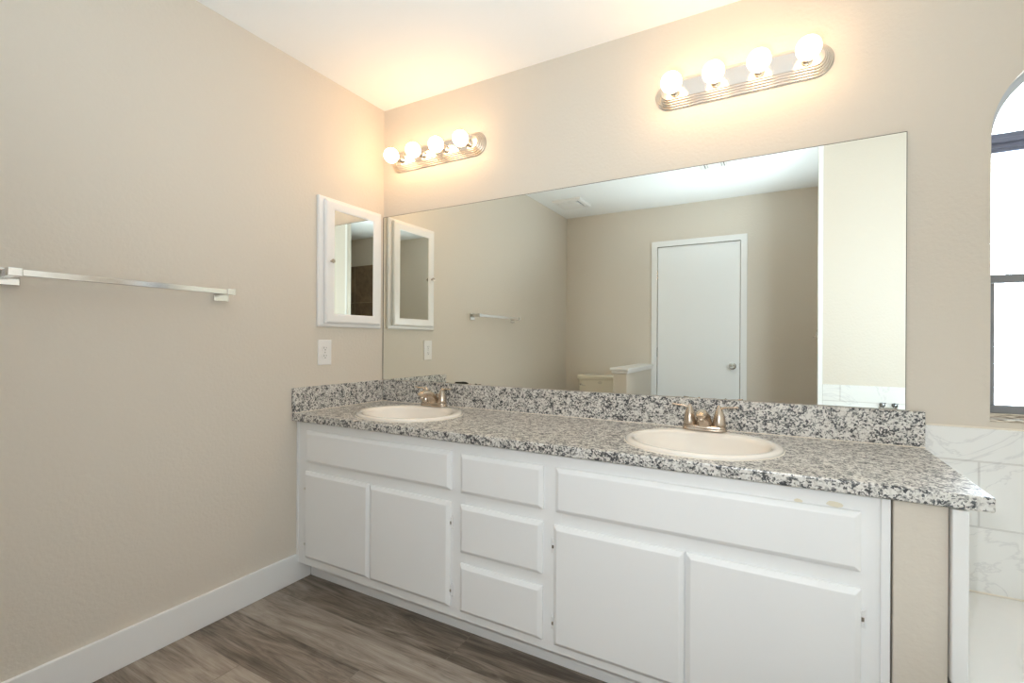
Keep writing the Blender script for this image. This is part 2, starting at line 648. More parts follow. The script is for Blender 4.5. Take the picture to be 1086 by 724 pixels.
# ------------------------------------------------------------------ door in the back wall (seen in the mirror)
bm = bm_new()
box(bm, DX0 + 0.004, DX1 - 0.004, YB - 0.040, YB - 0.005, 0.008, DZ - 0.005, 0.0015, 1)
door = struct('door_1', bm, m_door, 'white flush door in the back wall')
bm = bm_new()
cw = 0.052
for pts in ([(DX0 - cw, 0), (DX0 - cw, DZ + cw), (DX0, DZ), (DX0, 0)],
            [(DX1 + cw, 0), (DX1 + cw, DZ + cw), (DX1, DZ), (DX1, 0)],
            [(DX0 - cw, DZ + cw), (DX1 + cw, DZ + cw), (DX1, DZ), (DX0, DZ)]):
    fs = prism(bm, [(a, YB, z) for a, z in pts], (0, 0.016, 0))
obj('door_casing', bm, m_trim, door)
bm = bm_new()
lathe(bm, [(0.031, 0.0), (0.031, 0.004), (0.026, 0.007), (0.011, 0.010), (0.010, 0.028), (0.020, 0.036), (0.0265, 0.046), (0.026, 0.058), (0.018, 0.066), (0.0, 0.068)],
      (1.618, YB - 0.005, 0.915), 'Y', 32)
for v in bm.verts:                       # knob stands out into the room (+y)
    v.co.y = 2 * (YB - 0.005) - v.co.y
obj('door_knob', bm, m_chrome, door, True)
for z in (1.78, 1.03, 0.25):
    bm = bm_new()
    tube(bm, [(DX0 + 0.001, YB + 0.004, z - 0.045), (DX0 + 0.001, YB + 0.004, z + 0.045)], 0.006, 10)
    obj('door_hinge', bm, m_chrome, door, True)
bm = bm_new()
box(bm, DX1 - 0.0035, DX1 + 0.001, YB - 0.012, YB + 0.0005, 0.885, 0.945)
obj('strike_plate', bm, m_chrome, door)

# ------------------------------------------------------------------ vanity cabinet
FY = -0.555           # face frame plane
van = thing('vanity_cabinet', 'long white painted double vanity cabinet under the speckled granite counter', 'cabinet', (1.1, -0.28, 0.0))
XV = 2.2125
# cabinet body: sides, bottom, rails and stiles in one painted mesh
bm = bm_new()
ZB, ZT = 0.088, 0.752
box(bm, 0.0015, 0.020, FY + 0.02, -0.002, ZB, ZT)                # left side panel
box(bm, 2.194, XV - 0.0005, FY + 0.004, -0.002, 0.0, ZT)         # right side panel
box(bm, 0.020, 2.194, FY + 0.02, -0.002, ZB, ZB + 0.016)         # bottom
box(bm, 0.020, 2.194, -0.010, -0.002, ZB, ZT)                    # back
ff0 = FY + 0.02
ST = [(0.0015, 0.088), (0.440, 0.520), (0.880, 0.962), (1.265, 1.345), (1.700, 1.780), (2.138, 2.194)]
for a, b_ in ST:
    z1 = 0.560 if (a, b_) in (ST[1], ST[4]) else ZT
    box(bm, a, b_, FY, ff0, ZB, z1)
box(bm, 0.088, 2.138, FY + 0.0003, ff0, ZT - 0.055, ZT)
for a, b_ in ((0.088, 0.880), (0.962, 1.265), (1.345, 2.138)):
    box(bm, a, b_, FY + 0.0003, ff0, 0.505, 0.575)
    box(bm, a, b_, FY + 0.0003, ff0, ZB, 0.140)
box(bm, 0.962, 1.265, FY + 0.0003, ff0, 0.285, 0.355)
obj('cabinet_body', bm, m_cab, van)
bm = bm_new()
box(bm, XV - 0.019, XV + 0.0005, FY - 0.006, FY + 0.0035, 0.0, ZT, 0.0015, 1)
obj('scribe_moulding', bm, m_cab, van)
bm = bm_new()
box(bm, 0.0012, 0.016, FY - 0.005, FY - 0.0003, ZB, ZT, 0.0015, 1)
obj('scribe_moulding', bm, m_cab, van)
bm = bm_new()
box(bm, 0.016, 2.194, -0.487, -0.470, 0.0005, ZB)
obj('toe_kick', bm, m_cab, van)


def panel(name, x0, x1, z0, z1, th=0.019, tilt=0.0):
    """slab front whose outer edge is chamfered at the face, as on the photo"""
    bm = bm_new()
    c, d = 0.0135, 0.009
    y0, y1 = FY - 0.0006, FY - th
    def rect(xa, xb, za, zb, y):
        return [(xa, y, za), (xb, y, za), (xb, y, zb), (xa, y, zb)]
    loft(bm, [rect(x0, x1, z0, z1, y0), rect(x0, x1, z0, z1, y1 + d), rect(x0 + c, x1 - c, z0 + c, z1 - c, y1)])
    bmesh.ops.bevel(bm, geom=[e for e in bm.edges], offset=0.0012, segments=1, affect='EDGES')
    if tilt:
        cx = x1 if tilt > 0 else x0
        bmesh.ops.rotate(bm, cent=(cx, y0, 0), matrix=Matrix.Rotation(tilt, 3, 'Z'), verts=bm.verts)
    return obj(name, bm, m_cab, van)


def hinge(door_o, x, z, side):
    """small partial-wrap hinge beside a door edge; side=+1 when it sits to the right of the door"""
    bm = bm_new()
    xa, xb = (x, x + 0.011) if side > 0 else (x - 0.011, x)
    box(bm, xa, xb, FY - 0.0035, FY - 0.0008, z - 0.026, z + 0.026, 0.0008, 1)
    xk = x + side * 0.002
    tube(bm, [(xk, FY - 0.0065, z - 0.019), (xk, FY - 0.0065, z + 0.019)], 0.0042, 10)
    for dz in (-0.021, 0.021):
        lathe(bm, [(0.003, 0.0), (0.003, 0.0012), (0.0, 0.002)], (x + side * 0.0065, FY - 0.0035, z + dz), 'Y', 10)
    h = obj('hinge', bm, m_hinge, door_o, True)
    bm = bm_new()
    box(bm, xk - 0.003, xk + 0.003, FY - 0.0112, FY - 0.0070, z - 0.0065, z + 0.0045)
    obj('worn_hinge_pin', bm, m_chrome, door_o)
    return h


panel('false_drawer_front', 0.078, 0.900, 0.566, 0.712)
panel('false_drawer_front', 1.329, 2.154, 0.560, 0.709)
d1 = panel('door', 0.072, 0.479, 0.128, 0.525)
d2 = panel('door', 0.483, 0.897, 0.127, 0.522)
d3 = panel('door', 1.323, 1.737, 0.119, 0.517)
d4 = panel('door', 1.742, 2.155, 0.119, 0.517)
for z in (0.190, 0.445):
    hinge(d1, 0.071, z, -1)
    hinge(d2, 0.898, z, 1)
    hinge(d3, 1.322, z, -1)
    hinge(d4, 2.156, z, 1)
panel('drawer', 0.944, 1.283, 0.562, 0.708)
panel('drawer', 0.943, 1.281, 0.342, 0.520)
panel('drawer', 0.943, 1.281, 0.122, 0.301)
# chipped paint above the right false front
for (x, z, w, h) in ((2.02, 0.7125, 0.010, 0.005), (2.100, 0.7165, 0.018, 0.008)):
    bm = bm_new()
    pts = [(x + w * math.cos(a) * random.uniform(.8, 1.1), FY - 0.0006, z + h * math.sin(a) * random.uniform(.8, 1.1)) for a in [2 * PI * i / 11 for i in range(11)]]
    prism(bm, pts, (0, -0.0008, 0))
    obj('paint_chip', bm, m_scuff, van)

# ------------------------------------------------------------------ countertop and splashes
SINKS = [(0.478, -0.315, 0.250, 0.228), (1.745, -0.315, 0.245, 0.230)]
ZC = 0.788
bm = bm_new()
outl = [(0.001, -0.0155), (2.3925, -0.0155), (2.3925, -0.5855), (0.001, -0.5855)]
top = []
NS = 48
def ell(cx, cy, a, b_, z, n=NS, ph=0):
    return [(cx + a * math.cos(2 * PI * k / n + ph), cy + b_ * math.sin(2 * PI * k / n + ph), z) for k in range(n)]
hol = [ell(cx, cy - 0.004, a - 0.022, b_ - 0.014, 0) for cx, cy, a, b_ in SINKS]
def slab_with_holes(bm, z0, z1):
    for z in (z1, z0):
        edges = []
        loops = [[(x, y) for x, y in outl]] + [[(p[0], p[1]) for p in h] for h in hol]
        for lp in loops:
            vs = [bm.verts.new((x, y, z)) for x, y in lp]
            for i in range(len(vs)):
                edges.append(bm.edges.new((vs[i], vs[(i + 1) % len(vs)])))
        bmesh.ops.triangle_fill(bm, use_beauty=True, use_dissolve=False, edges=edges)
        if z == z1:
            first = [e for e in edges]
        else:
            second = edges
    for e1, e2 in zip(first, second):
        a, b_ = e1.verts
        c, d = e2.verts
        bm.faces.new((a, b_, d, c))
slab_with_holes(bm, 0.7535, ZC)
bmesh.ops.recalc_face_normals(bm, faces=bm.faces)
es = [e for e in bm.edges if len(e.link_faces) == 2 and e.calc_face_angle(0) > 1.0 and
      all(abs(v.co.y + 0.5855) < 1e-4 for v in e.verts) or (len(e.link_faces) == 2 and e.calc_face_angle(0) > 1.0 and all(abs(v.co.x - 2.3925) < 1e-4 for v in e.verts))]
bmesh.ops.bevel(bm, geom=es, offset=0.005, segments=3, profile=0.5, affect='EDGES')
cnt = obj('countertop', bm, m_gran, None, True)
for p in cnt.data.polygons:
    if abs(p.normal.z) > 0.999 or p.area > 0.004:
        p.use_smooth = False
cm = cnt.modifiers.new('weighted_normals', 'WEIGHTED_NORMAL')
cm.keep_sharp = True
tag(cnt, 'long speckled grey granite countertop on the white vanity', 'countertop')
bm = bm_new()
box(bm, 0.0185, 2.3905, -0.020, -0.0005, ZC + 0.0008, 0.905, 0.0015, 1)
o = obj('backsplash', bm, m_gran)
tag(o, 'long speckled granite backsplash along the wall under the big mirror', 'backsplash', 'granite splashes')
bm = bm_new()
box(bm, 0.0005, 0.0175, -0.5865, -0.0205, ZC + 0.0008, 0.905, 0.0015, 1)
o = obj('backsplash', bm, m_gran)
tag(o, 'short speckled granite side splash on the left wall', 'backsplash', 'granite splashes')
# pale caulk bead where splash meets top
bm = bm_new()
box(bm, 0.0178, 2.3905, -0.0225, -0.0202, ZC + 0.0002, ZC + 0.0035)
box(bm, 0.0178, 0.0200, -0.5850, -0.0226, ZC + 0.0002, ZC + 0.0035)
struct('trim_4', bm, m_caulk, 'caulk bead along the granite splashes')

# ------------------------------------------------------------------ sinks
def sink(cx, cy, a, b_, label):
    t = thing('sink', label, 'sink', (cx, cy, ZC), 'drop-in sinks')
    bm = bm_new()
    z = ZC + 0.0006
    prof = [(1.0, 0.0), (1.006, 0.004), (1.0, 0.0085), (0.975, 0.0125), (0.93, 0.0135), (0.885, 0.0115), (0.865, 0.007), (0.85, -0.004),
            (0.81, -0.035), (0.70, -0.085), (0.50, -0.122), (0.28, -0.138), (0.09, -0.142)]
    rings = []
    for s, h in prof:
        # the bowl sits forward of the faucet ledge
        f = min(1.0, max(0.0, (1.0 - s) / 0.14))
        sh = -0.020 * f
        by = b_ * s - 0.022 * f * (s if s < 0.8 else 1)
        rings.append([(cx + a * s * math.cos(2 * PI * k / NS), cy + sh + by * math.sin(2 * PI * k / NS), z + h) for k in range(NS)])
    under = []
    for s, h in ((0.10, -0.152), (0.30, -0.148), (0.52, -0.132), (0.72, -0.095), (0.80, -0.05), (0.84, -0.004), (0.86, 0.0)):
        under.append([(cx + a * s * math.cos(2 * PI * k / NS), cy - 0.015 + (b_ - 0.02) * s * math.sin(2 * PI * k / NS), z + h) for k in range(NS)])
    rings = rings + under
    R = [[bm.verts.new(p) for p in ring] for ring in rings]
    for A, B in zip(R, R[1:] + R[:1]):
        for k in range(NS):
            bm.faces.new((A[k], B[k], B[(k + 1) % NS], A[(k + 1) % NS]))
    obj('basin', bm, m_sink, t, True, sharp=60)
    bm = bm_new()
    lathe(bm, [(0.020, 0.0), (0.0215, 0.0015), (0.017, 0.003), (0.015, 0.001), (0.0, 0.004)], (cx, cy - 0.02, z - 0.1425), 'Z', 24)
    obj('drain', bm, m_nickel, t, True)
    bm = bm_new()
    pts0 = ell(cx, cy, a + 0.004, b_ + 0.004, ZC + 0.0002)
    pts1 = ell(cx, cy, a + 0.0015, b_ + 0.0015, ZC + 0.0022)
    pts2 = ell(cx, cy, a - 0.012, b_ - 0.012, ZC + 0.0003)
    R = [[bm.verts.new(p) for p in q] for q in (pts0, pts1, pts2)]
    for A, B in zip(R, R[1:]):
        for k in range(NS):
            bm.faces.new((A[k], B[k], B[(k + 1) % NS], A[(k + 1) % NS]))
    obj('caulk_ring', bm, m_caulk, t, True)


sink(*SINKS[0], 'oval bisque drop-in sink nearest the medicine cabinet and left wall')
sink(*SINKS[1], 'oval bisque drop-in sink at the right, nearer the tub')


# ------------------------------------------------------------------ faucets
def faucet(cx, cy, label):
    z = ZC + 0.0146
    t = thing('faucet', label, 'faucet', (cx, cy, z), 'sink faucets')
    # oval base plate
    bm = bm_new()
    def stad(hw, r_, zz, n=12):
        P = []
        for s in (1, -1):
            for k in range(n + 1):
                a = -PI / 2 + PI * k / n
                P.append((cx + s * (hw - r_) + s * r_ * math.cos(a), cy + s * r_ * math.sin(a), zz))
        return P
    loft(bm, [stad(0.077, 0.0255, z), stad(0.0775, 0.026, z + 0.004), stad(0.0765, 0.025, z + 0.007), stad(0.0745, 0.023, z + 0.009),
              stad(0.0755, 0.024, z + 0.011), stad(0.074, 0.023, z + 0.017), stad(0.070, 0.020, z + 0.0195)])
    obj('base_plate', bm, m_nickel, t, True)
    # spout: broad tapered body leaning forward, rounded nose
    bm = bm_new()
    sec = [  # (y, zc, half width, half height)
        (cy + 0.012, z + 0.014, 0.028, 0.020), ]
    def ring(y, zc, hw, hh, tx):
        # ellipse tilted by tx about x
        return [(cx + hw * math.cos(2 * PI * k / 20), y + hh * math.sin(2 * PI * k / 20) * math.cos(tx), zc + hh * math.sin(2 * PI * k / 20) * math.sin(tx)) for k in range(20)]
    up_ = [(0.024, 0.016, 0.031), (0.020, 0.034, 0.029), (0.010, 0.052, 0.026), (-0.008, 0.068, 0.0235), (-0.034, 0.080, 0.021), (-0.062, 0.085, 0.0195),
           (-0.086, 0.084, 0.0185), (-0.103, 0.078, 0.0165), (-0.112, 0.069, 0.011)]
    lo_ = [(-0.024, 0.014), (-0.030, 0.022), (-0.037, 0.032), (-0.046, 0.041), (-0.060, 0.048), (-0.076, 0.052), (-0.092, 0.054), (-0.104, 0.057), (-0.111, 0.063)]
    rings = []
    for (ya, za, hw), (yb, zb) in zip(up_, lo_):
        hh = math.hypot(ya - yb, za - zb) / 2
        rings.append(ring(cy + (ya + yb) / 2, z + (za + zb) / 2, hw, hh, math.atan2(za - zb, ya - yb)))
    loft(bm, rings)
    sp_ = obj('spout', bm, m_nickel, t, True, sharp=50)
    bm = bm_new()
    lathe(bm, [(0.0095, 0.0), (0.0105, 0.002), (0.0105, 0.012), (0.009, 0.015)], (cx, cy - 0.090, z + 0.043), 'Z', 20)
    obj('aerator', bm, m_nickel, sp_, True)
    bm = bm_new()
    tube(bm, [(cx, cy + 0.0235, z + 0.010), (cx, cy + 0.0235, z + 0.052)], 0.0022, 8)
    lathe(bm, [(0.003, 0.0), (0.0055, 0.003), (0.0055, 0.007), (0.0, 0.010)], (cx, cy + 0.0235, z + 0.050), 'Z', 12)
    obj('lift_rod', bm, m_nickel, t, True)
    for s in (-1, 1):
        hx = cx + s * 0.051
        bm = bm_new()
        lathe(bm, [(0.0225, 0.0), (0.0230, 0.003), (0.0225, 0.010), (0.0215, 0.020), (0.0195, 0.032), (0.0165, 0.044), (0.0125, 0.056), (0.0085, 0.066), (0.0045, 0.073), (0.0, 0.076)],
              (hx, cy, z + 0.0195), 'Z', 28)
        h = obj('handle', bm, m_nickel, t, True, sharp=60)
        bm = bm_new()
        tube(bm, [(hx + s * 0.002, cy - 0.000, z + 0.074), (hx + s * 0.008, cy - 0.001, z + 0.084), (hx + s * 0.022, cy - 0.003, z + 0.0885),
                  (hx + s * 0.040, cy - 0.006, z + 0.089), (hx + s * 0.058, cy - 0.009, z + 0.0915), (hx + s * 0.064, cy - 0.010, z + 0.093)],
             [0.0075, 0.0080, 0.0068, 0.0060, 0.0058, 0.003], 12, 0.6)
        obj('lever', bm, m_nickel, h, True, sharp=60)


faucet(0.470, -0.128, 'brushed nickel two-lever faucet behind the left sink')
faucet(1.735, -0.128, 'brushed nickel two-lever faucet behind the right sink')

# ------------------------------------------------------------------ big wall mirror
bm = bm_new()
MX0, MX1, MZ0, MZ1 = 0.0015, 2.3435, 0.9075, 1.8305
box(bm, MX0, MX1, -0.0055, -0.0003, MZ0, MZ1)
mir = obj('wall_mirror', bm, m_mirror)
for p in mir.data.polygons:
    pass
mir.data.materials.append(m_edge)
for p in mir.data.polygons:
    if abs(p.normal.y) < 0.5:
        p.material_index = 1
tag(mir, 'large frameless wall mirror above the backsplash', 'mirror')
bm = bm_new()
e = 0.0018
box(bm, MX0, MX1, -0.0060, -0.0056, MZ1 - e, MZ1)
box(bm, MX0, MX0 + 0.004, -0.0060, -0.0056, MZ0, MZ1 - e)
box(bm, MX1 - e, MX1, -0.0060, -0.0056, MZ0, MZ1 - e)
obj('ground_edge', bm, m_edge, mir)
bm = bm_new()
def blot(x, z, w, h):
    pts = [(x + w * math.cos(a) * random.uniform(.85, 1.08), -0.0057, max(MZ0 + 0.0005, z + h * math.sin(a) * random.uniform(.7, 1.15))) for a in [2 * PI * i / 14 for i in range(14)]]
    prism(bm, pts, (0, -0.0002, 0))
blot(0.552, 0.9120, 0.044, 0.0075)
obj('desilvered_spot', bm, m_stain, mir)
bm = bm_new()
blot(0.640, 0.9095, 0.008, 0.0035)
obj('desilvered_spot', bm, m_stain, mir)

# ------------------------------------------------------------------ medicine cabinet on the left wall
mc = thing('medicine_cabinet', 'white framed mirrored medicine cabinet on the left wall', 'medicine cabinet', (0.0, -0.243, 1.195))
bm = bm_new()
prof = [(-0.453, 1.195, 0.0008), (-0.453, 1.195, 0.010), (-0.447, 1.201, 0.014), (-0.440, 1.208, 0.0145)]
def rect_x(d, x):
    return [(x, -0.453 + d, 1.195 + d), (x, -0.032 - d, 1.195 + d), (x, -0.032 - d, 1.841 - d), (x, -0.453 + d, 1.841 - d)]
loft(bm, [rect_x(0, 0.0008), rect_x(0, 0.010), rect_x(0.004, 0.015), rect_x(0.010, 0.016)])
obj('cabinet_body', bm, m_cabw, mc)
# door: moulded frame, four mitred rails
bm = bm_new()
DY0, DY1, DZ0, DZ1 = -0.425, -0.058, 1.2145, 1.825
GY0, GY1, GZ0, GZ1 = -0.372, -0.112, 1.262, 1.778
def lerp_rect(t, x):
    return [(x, DY0 + (GY0 - DY0) * t, DZ0 + (GZ0 - DZ0) * t), (x, DY1 + (GY1 - DY1) * t, DZ0 + (GZ0 - DZ0) * t),
            (x, DY1 + (GY1 - DY1) * t, DZ1 + (GZ1 - DZ1) * t), (x, DY0 + (GY0 - DY0) * t, DZ1 + (GZ1 - DZ1) * t)]
rg = [lerp_rect(0, 0.0175), lerp_rect(0, 0.030), lerp_rect(0.06, 0.034), lerp_rect(0.20, 0.037), lerp_rect(0.80, 0.037), lerp_rect(0.95, 0.035), lerp_rect(1.0, 0.030), lerp_rect(1.0, 0.0175)]
R = [[bm.verts.new(p) for p in q] for q in rg]
for A, B in zip(R, R[1:] + R[:1]):
    for k in range(4):
        bm.faces.new((A[k], B[k], B[(k + 1) % 4], A[(k + 1) % 4]))
dr = obj('door', bm, m_cabw, mc)
bm = bm_new()
box(bm, 0.0185, 0.0315, GY0 - 0.001, GY1 + 0.001, GZ0 - 0.001, GZ1 + 0.001)
obj('mirror_glass', bm, m_mirror2, dr)
bm = bm_new()
lathe(bm, [(0.0055, 0.0), (0.005, 0.006), (0.008, 0.010), (0.0105, 0.016), (0.009, 0.021), (0.0, 0.023)], (0.037, -0.397, 1.520), 'X', 20)
obj('knob', bm, m_nickel, dr, True)

# ------------------------------------------------------------------ electric outlet
ot = thing('electric_outlet', 'white duplex electric outlet plate under the medicine cabinet', 'outlet', (0.0, -0.405, 1.068))
bm = bm_new()
loft(bm, [[(x, -0.405 + sy * (0.0395 - d), 1.068 + sz * (0.0625 - d)) for sy, sz in ((-1, -1), (1, -1), (1, 1), (-1, 1))] for x, d in ((0.0006, 0), (0.004, 0), (0.0062, 0.003))])
obj('cover_plate', bm, m_plas, ot)
for s in (-1, 1):
    bm = bm_new()
    zc = 1.068 + s * 0.0195
    pts = []
    for k in range(24):
        a = 2 * PI * k / 24
        pts.append((0.0063, -0.405 + 0.0172 * math.cos(a), zc + max(-0.0125, min(0.0125, 0.0172 * math.sin(a)))))
    prism(bm, pts, (0.0012, 0, 0))
    sk = obj('socket', bm, m_plas, ot)
    bm = bm_new()
    box(bm, 0.0074, 0.0079, -0.4125, -0.4105, zc - 0.001, zc + 0.008)
    box(bm, 0.0074, 0.0079, -0.3995, -0.3975, zc, zc + 0.007)
    lathe(bm, [(0.0027, 0.0), (0.0027, 0.0005)], (0.0074, -0.405, zc - 0.007), 'X', 12)
    obj('slot', bm, m_dark, sk)
bm = bm_new()
lathe(bm, [(0.003, 0.0), (0.0028, 0.001), (0.0, 0.0014)], (0.0062, -0.405, 1.068), 'X', 12)
obj('screw', bm, m_chrome, ot)

# ------------------------------------------------------------------ towel bar
tb = thing('towel_bar', 'square chrome towel bar on the left wall', 'towel bar', (0.0, -1.22, 1.315))
ZT_ = 1.3175
for y in (-0.912, -1.526):
    bm = bm_new()
    box(bm, 0.0006, 0.0085, y - 0.029, y + 0.029, ZT_ - 0.034, ZT_ + 0.016, 0.002, 2)
    box(bm, 0.0085, 0.058, y - 0.011, y + 0.011, ZT_ - 0.011, ZT_ + 0.011, 0.0015, 1)
    pl_ = obj('mounting_post', bm, m_chrome, tb)
    bm = bm_new()
    box(bm, 0.056, 0.080, y - 0.016, y + 0.016, ZT_ - 0.0125, ZT_ + 0.0125, 0.002, 2)
    obj('end_block', bm, m_chrome, pl_)
bm = bm_new()
box(bm, 0.0595, 0.0765, -1.510, -0.928, ZT_ - 0.0095, ZT_ + 0.0095, 0.001, 1)
obj('bar', bm, m_chrome, tb)


# ------------------------------------------------------------------ vanity light bars
def light_bar(x0, x1, zc, bulbs, bz, label):
    t = thing('vanity_light', label, 'light fixture', ((x0 + x1) / 2, 0.0, zc), 'four-bulb vanity lights')
    # stepped half profile (distance from centre line, standing-off depth)
    P = [(0.0600, 0.0008), (0.0600, 0.006), (0.0570, 0.009), (0.0545, 0.009), (0.0535, 0.014), (0.0505, 0.017), (0.0480, 0.017), (0.0470, 0.022),
         (0.0440, 0.025), (0.0415, 0.025), (0.0405, 0.030), (0.0375, 0.033), (0.0350, 0.033), (0.0340, 0.038), (0.0320, 0.040)]
    xa, xb = x0 + 0.060, x1 - 0.060
    bm = bm_new()
    sec = [(r_, d) for r_, d in P] + [(-r_, d) for r_, d in P[::-1]]
    loft(bm, [[(x, -d, zc + r_) for r_, d in sec] for x in (xa, xb)])
    o = obj('backplate', bm, m_fix, t, mats=[m_fixridge, m_fix])
    for p in o.data.polygons:
        if abs(p.normal.y) > 0.9 and -p.center.y > 0.039:
            p.material_index = 1
    for s, xe in ((-1, xa), (1, xb)):
        bm = bm_new()
        ns = 20
        R = []
        for k in range(ns + 1):
            a = -PI / 2 + PI * k / ns
            R.append([bm.verts.new((xe + s * (r_ * math.cos(a) + 0.0003), -d, zc + r_ * math.sin(a))) for r_, d in P] )
        c = bm.verts.new((xe + s * 0.0003, -P[-1][1], zc))
        for A, B in zip(R, R[1:]):
            for i in range(len(P) - 1):
                bm.faces.new((A[i], A[i + 1], B[i + 1], B[i]))
            bm.faces.new((A[-1], c, B[-1]))
        obj('end_cap', bm, m_fixend, t, True, sharp=28)
    for bx in bulbs:
        bm = bm_new()
        lathe(bm, [(0.0215, 0.0), (0.0215, 0.003), (0.0185, 0.006), (0.0180, 0.020), (0.0190, 0.022), (0.0190, 0.026), (0.0165, 0.028)], (bx, -0.0402, zc), 'Y', 28)
        sk = obj('lamp_socket', bm, m_fixend, t, True)
        bm = bm_new()
        r0 = 0.0395
        prof = [(0.0130, 0.0), (0.0150, 0.006)]
        for k in range(1, 15):
            a = -PI * 0.36 + (PI * 0.86) * k / 14
            prof.append((r0 * math.cos(a), 0.040 + r0 * math.sin(a)))
        prof[-1] = (0.0, 0.040 + r0)
        lathe(bm, prof, (bx, -0.0668, zc + bz), 'Y', 28)
        obj('globe_bulb', bm, m_bulb, sk, True, sharp=80)


light_bar(0.070, 0.690, 2.126, (0.156, 0.307, 0.457, 0.608), -0.004, 'four-bulb vanity light bar near the corner, beside the left wall')
light_bar(1.526, 2.140, 2.136, (1.606, 1.757, 1.908, 2.059), 0.0, 'four-bulb vanity light bar at the right, over the right sink')

# ------------------------------------------------------------------ bathtub
tub = thing('bathtub', 'white built-in bathtub below the arched window', 'bathtub', (2.83, -0.83, 0.0))
bm = bm_new()
tx0, tx1, ty0, ty1, tz = 2.3505, XR - 0.0095, YT1 + 0.0095, -0.0120, 0.350
bcx, bcy, ba, bb_ = 2.850, -0.85, 0.385, 0.715
def sup(a, b_, z, n=64, ex=3.2, cx=bcx, cy=bcy):
    P_ = []
    for k in range(n):
        th = 2 * PI * k / n
        c, s = math.cos(th), math.sin(th)
        P_.append((cx + a * math.copysign(abs(c) ** (2 / ex), c), cy + b_ * math.copysign(abs(s) ** (2 / ex), s), z))
    return P_
def rectring(x0, x1, y0, y1, z, n=64):
    P_ = []
    cx, cy = bcx, bcy
    for k in range(n):
        th = 2 * PI * k / n
        c, s = math.cos(th), math.sin(th)
        tx = ((x1 - cx) if c > 0 else (cx - x0)) / max(abs(c), 1e-6)
        ty = ((y1 - cy) if s > 0 else (cy - y0)) / max(abs(s), 1e-6)
        q = min(tx, ty)
        P_.append((cx + q * c, cy + q * s, z))
    return P_
rings = [rectring(tx0, tx1, ty0, ty1, 0.002), rectring(tx0, tx1, ty0, ty1, tz - 0.006), rectring(tx0 + 0.006, tx1, ty0, ty1, tz),
         sup(ba + 0.012, bb_ + 0.012, tz), sup(ba, bb_, tz - 0.008), sup(ba - 0.02, bb_ - 0.03, tz - 0.06), sup(ba - 0.06, bb_ - 0.10, 0.10), sup(ba - 0.12, bb_ - 0.18, 0.055), sup(0.05, 0.1, 0.050)]
loft(bm, rings)
obj('tub_shell', bm, m_tub, tub, True, sharp=40)
bm = bm_new()
lathe(bm, [(0.030, 0.0), (0.030, 0.003), (0.022, 0.006), (0.0, 0.007)], (bcx, bcy - bb_ + 0.165, 0.0545), 'Z', 24)
obj('drain', bm, m_chrome, tub, True)

# tub filler on the foot-end wall (its handle tops show in the mirror)
tf = thing('tub_faucet', 'small chrome tub faucet on the white tiled wall seen in the mirror', 'faucet', (2.545, YT1 + 0.01, 0.75))
yw = YT1 + 0.0095
for s in (-1, 1):
    hx = 2.562 + s * 0.030
    bm = bm_new()
    lathe(bm, [(0.014, 0.0), (0.014, 0.003), (0.007, 0.006), (0.007, 0.03), (0.010, 0.034), (0.010, 0.044), (0.0, 0.048)], (hx, yw, 0.752), 'Y', 18)
    for v in bm.verts:
        v.co.y = 2 * yw - v.co.y
    hd = obj('handle', bm, m_darkchrome, tf, True)
    bm = bm_new()
    tube(bm, [(hx - 0.018, yw + 0.038, 0.764), (hx + 0.014, yw + 0.038, 0.764)], 0.0035, 8)
    tube(bm, [(hx, yw + 0.038, 0.736), (hx, yw + 0.038, 0.764)], 0.0035, 8)
    obj('cross_arm', bm, m_darkchrome, hd, True)
bm = bm_new()
tube(bm, [(2.562, yw, 0.70), (2.562, yw + 0.06, 0.70), (2.562, yw + 0.13, 0.695), (2.562, yw + 0.16, 0.68), (2.562, yw + 0.165, 0.655)], [0.016, 0.014, 0.013, 0.013, 0.012], 14)
obj('spout', bm, m_chrome, tf, True)
bm = bm_new()
box(bm, 2.515, 2.609, yw, yw + 0.006, 0.690, 0.740, 0.002, 1)
obj('mounting_plate', bm, m_chrome, tf)

# small hook on the end of the partition
hk = thing('wall_hook', 'tiny chrome hook on the corner of the wall at the right of the mirror', 'hook', (XT, YT1 - 0.02, 1.17))
bm = bm_new()
box(bm, XT - 0.004, XT - 0.0002, YT1 - 0.032, YT1 - 0.014, 1.150, 1.215, 0.001, 1)
obj('hook_plate', bm, m_chrome, hk)
bm = bm_new()
tube(bm, [(XT - 0.003, YT1 - 0.023, 1.190), (XT - 0.012, YT1 - 0.023, 1.172), (XT - 0.018, YT1 - 0.023, 1.160), (XT - 0.022, YT1 - 0.023, 1.166)], 0.004, 8)
obj('hook_prong', bm, m_chrome, hk, True)

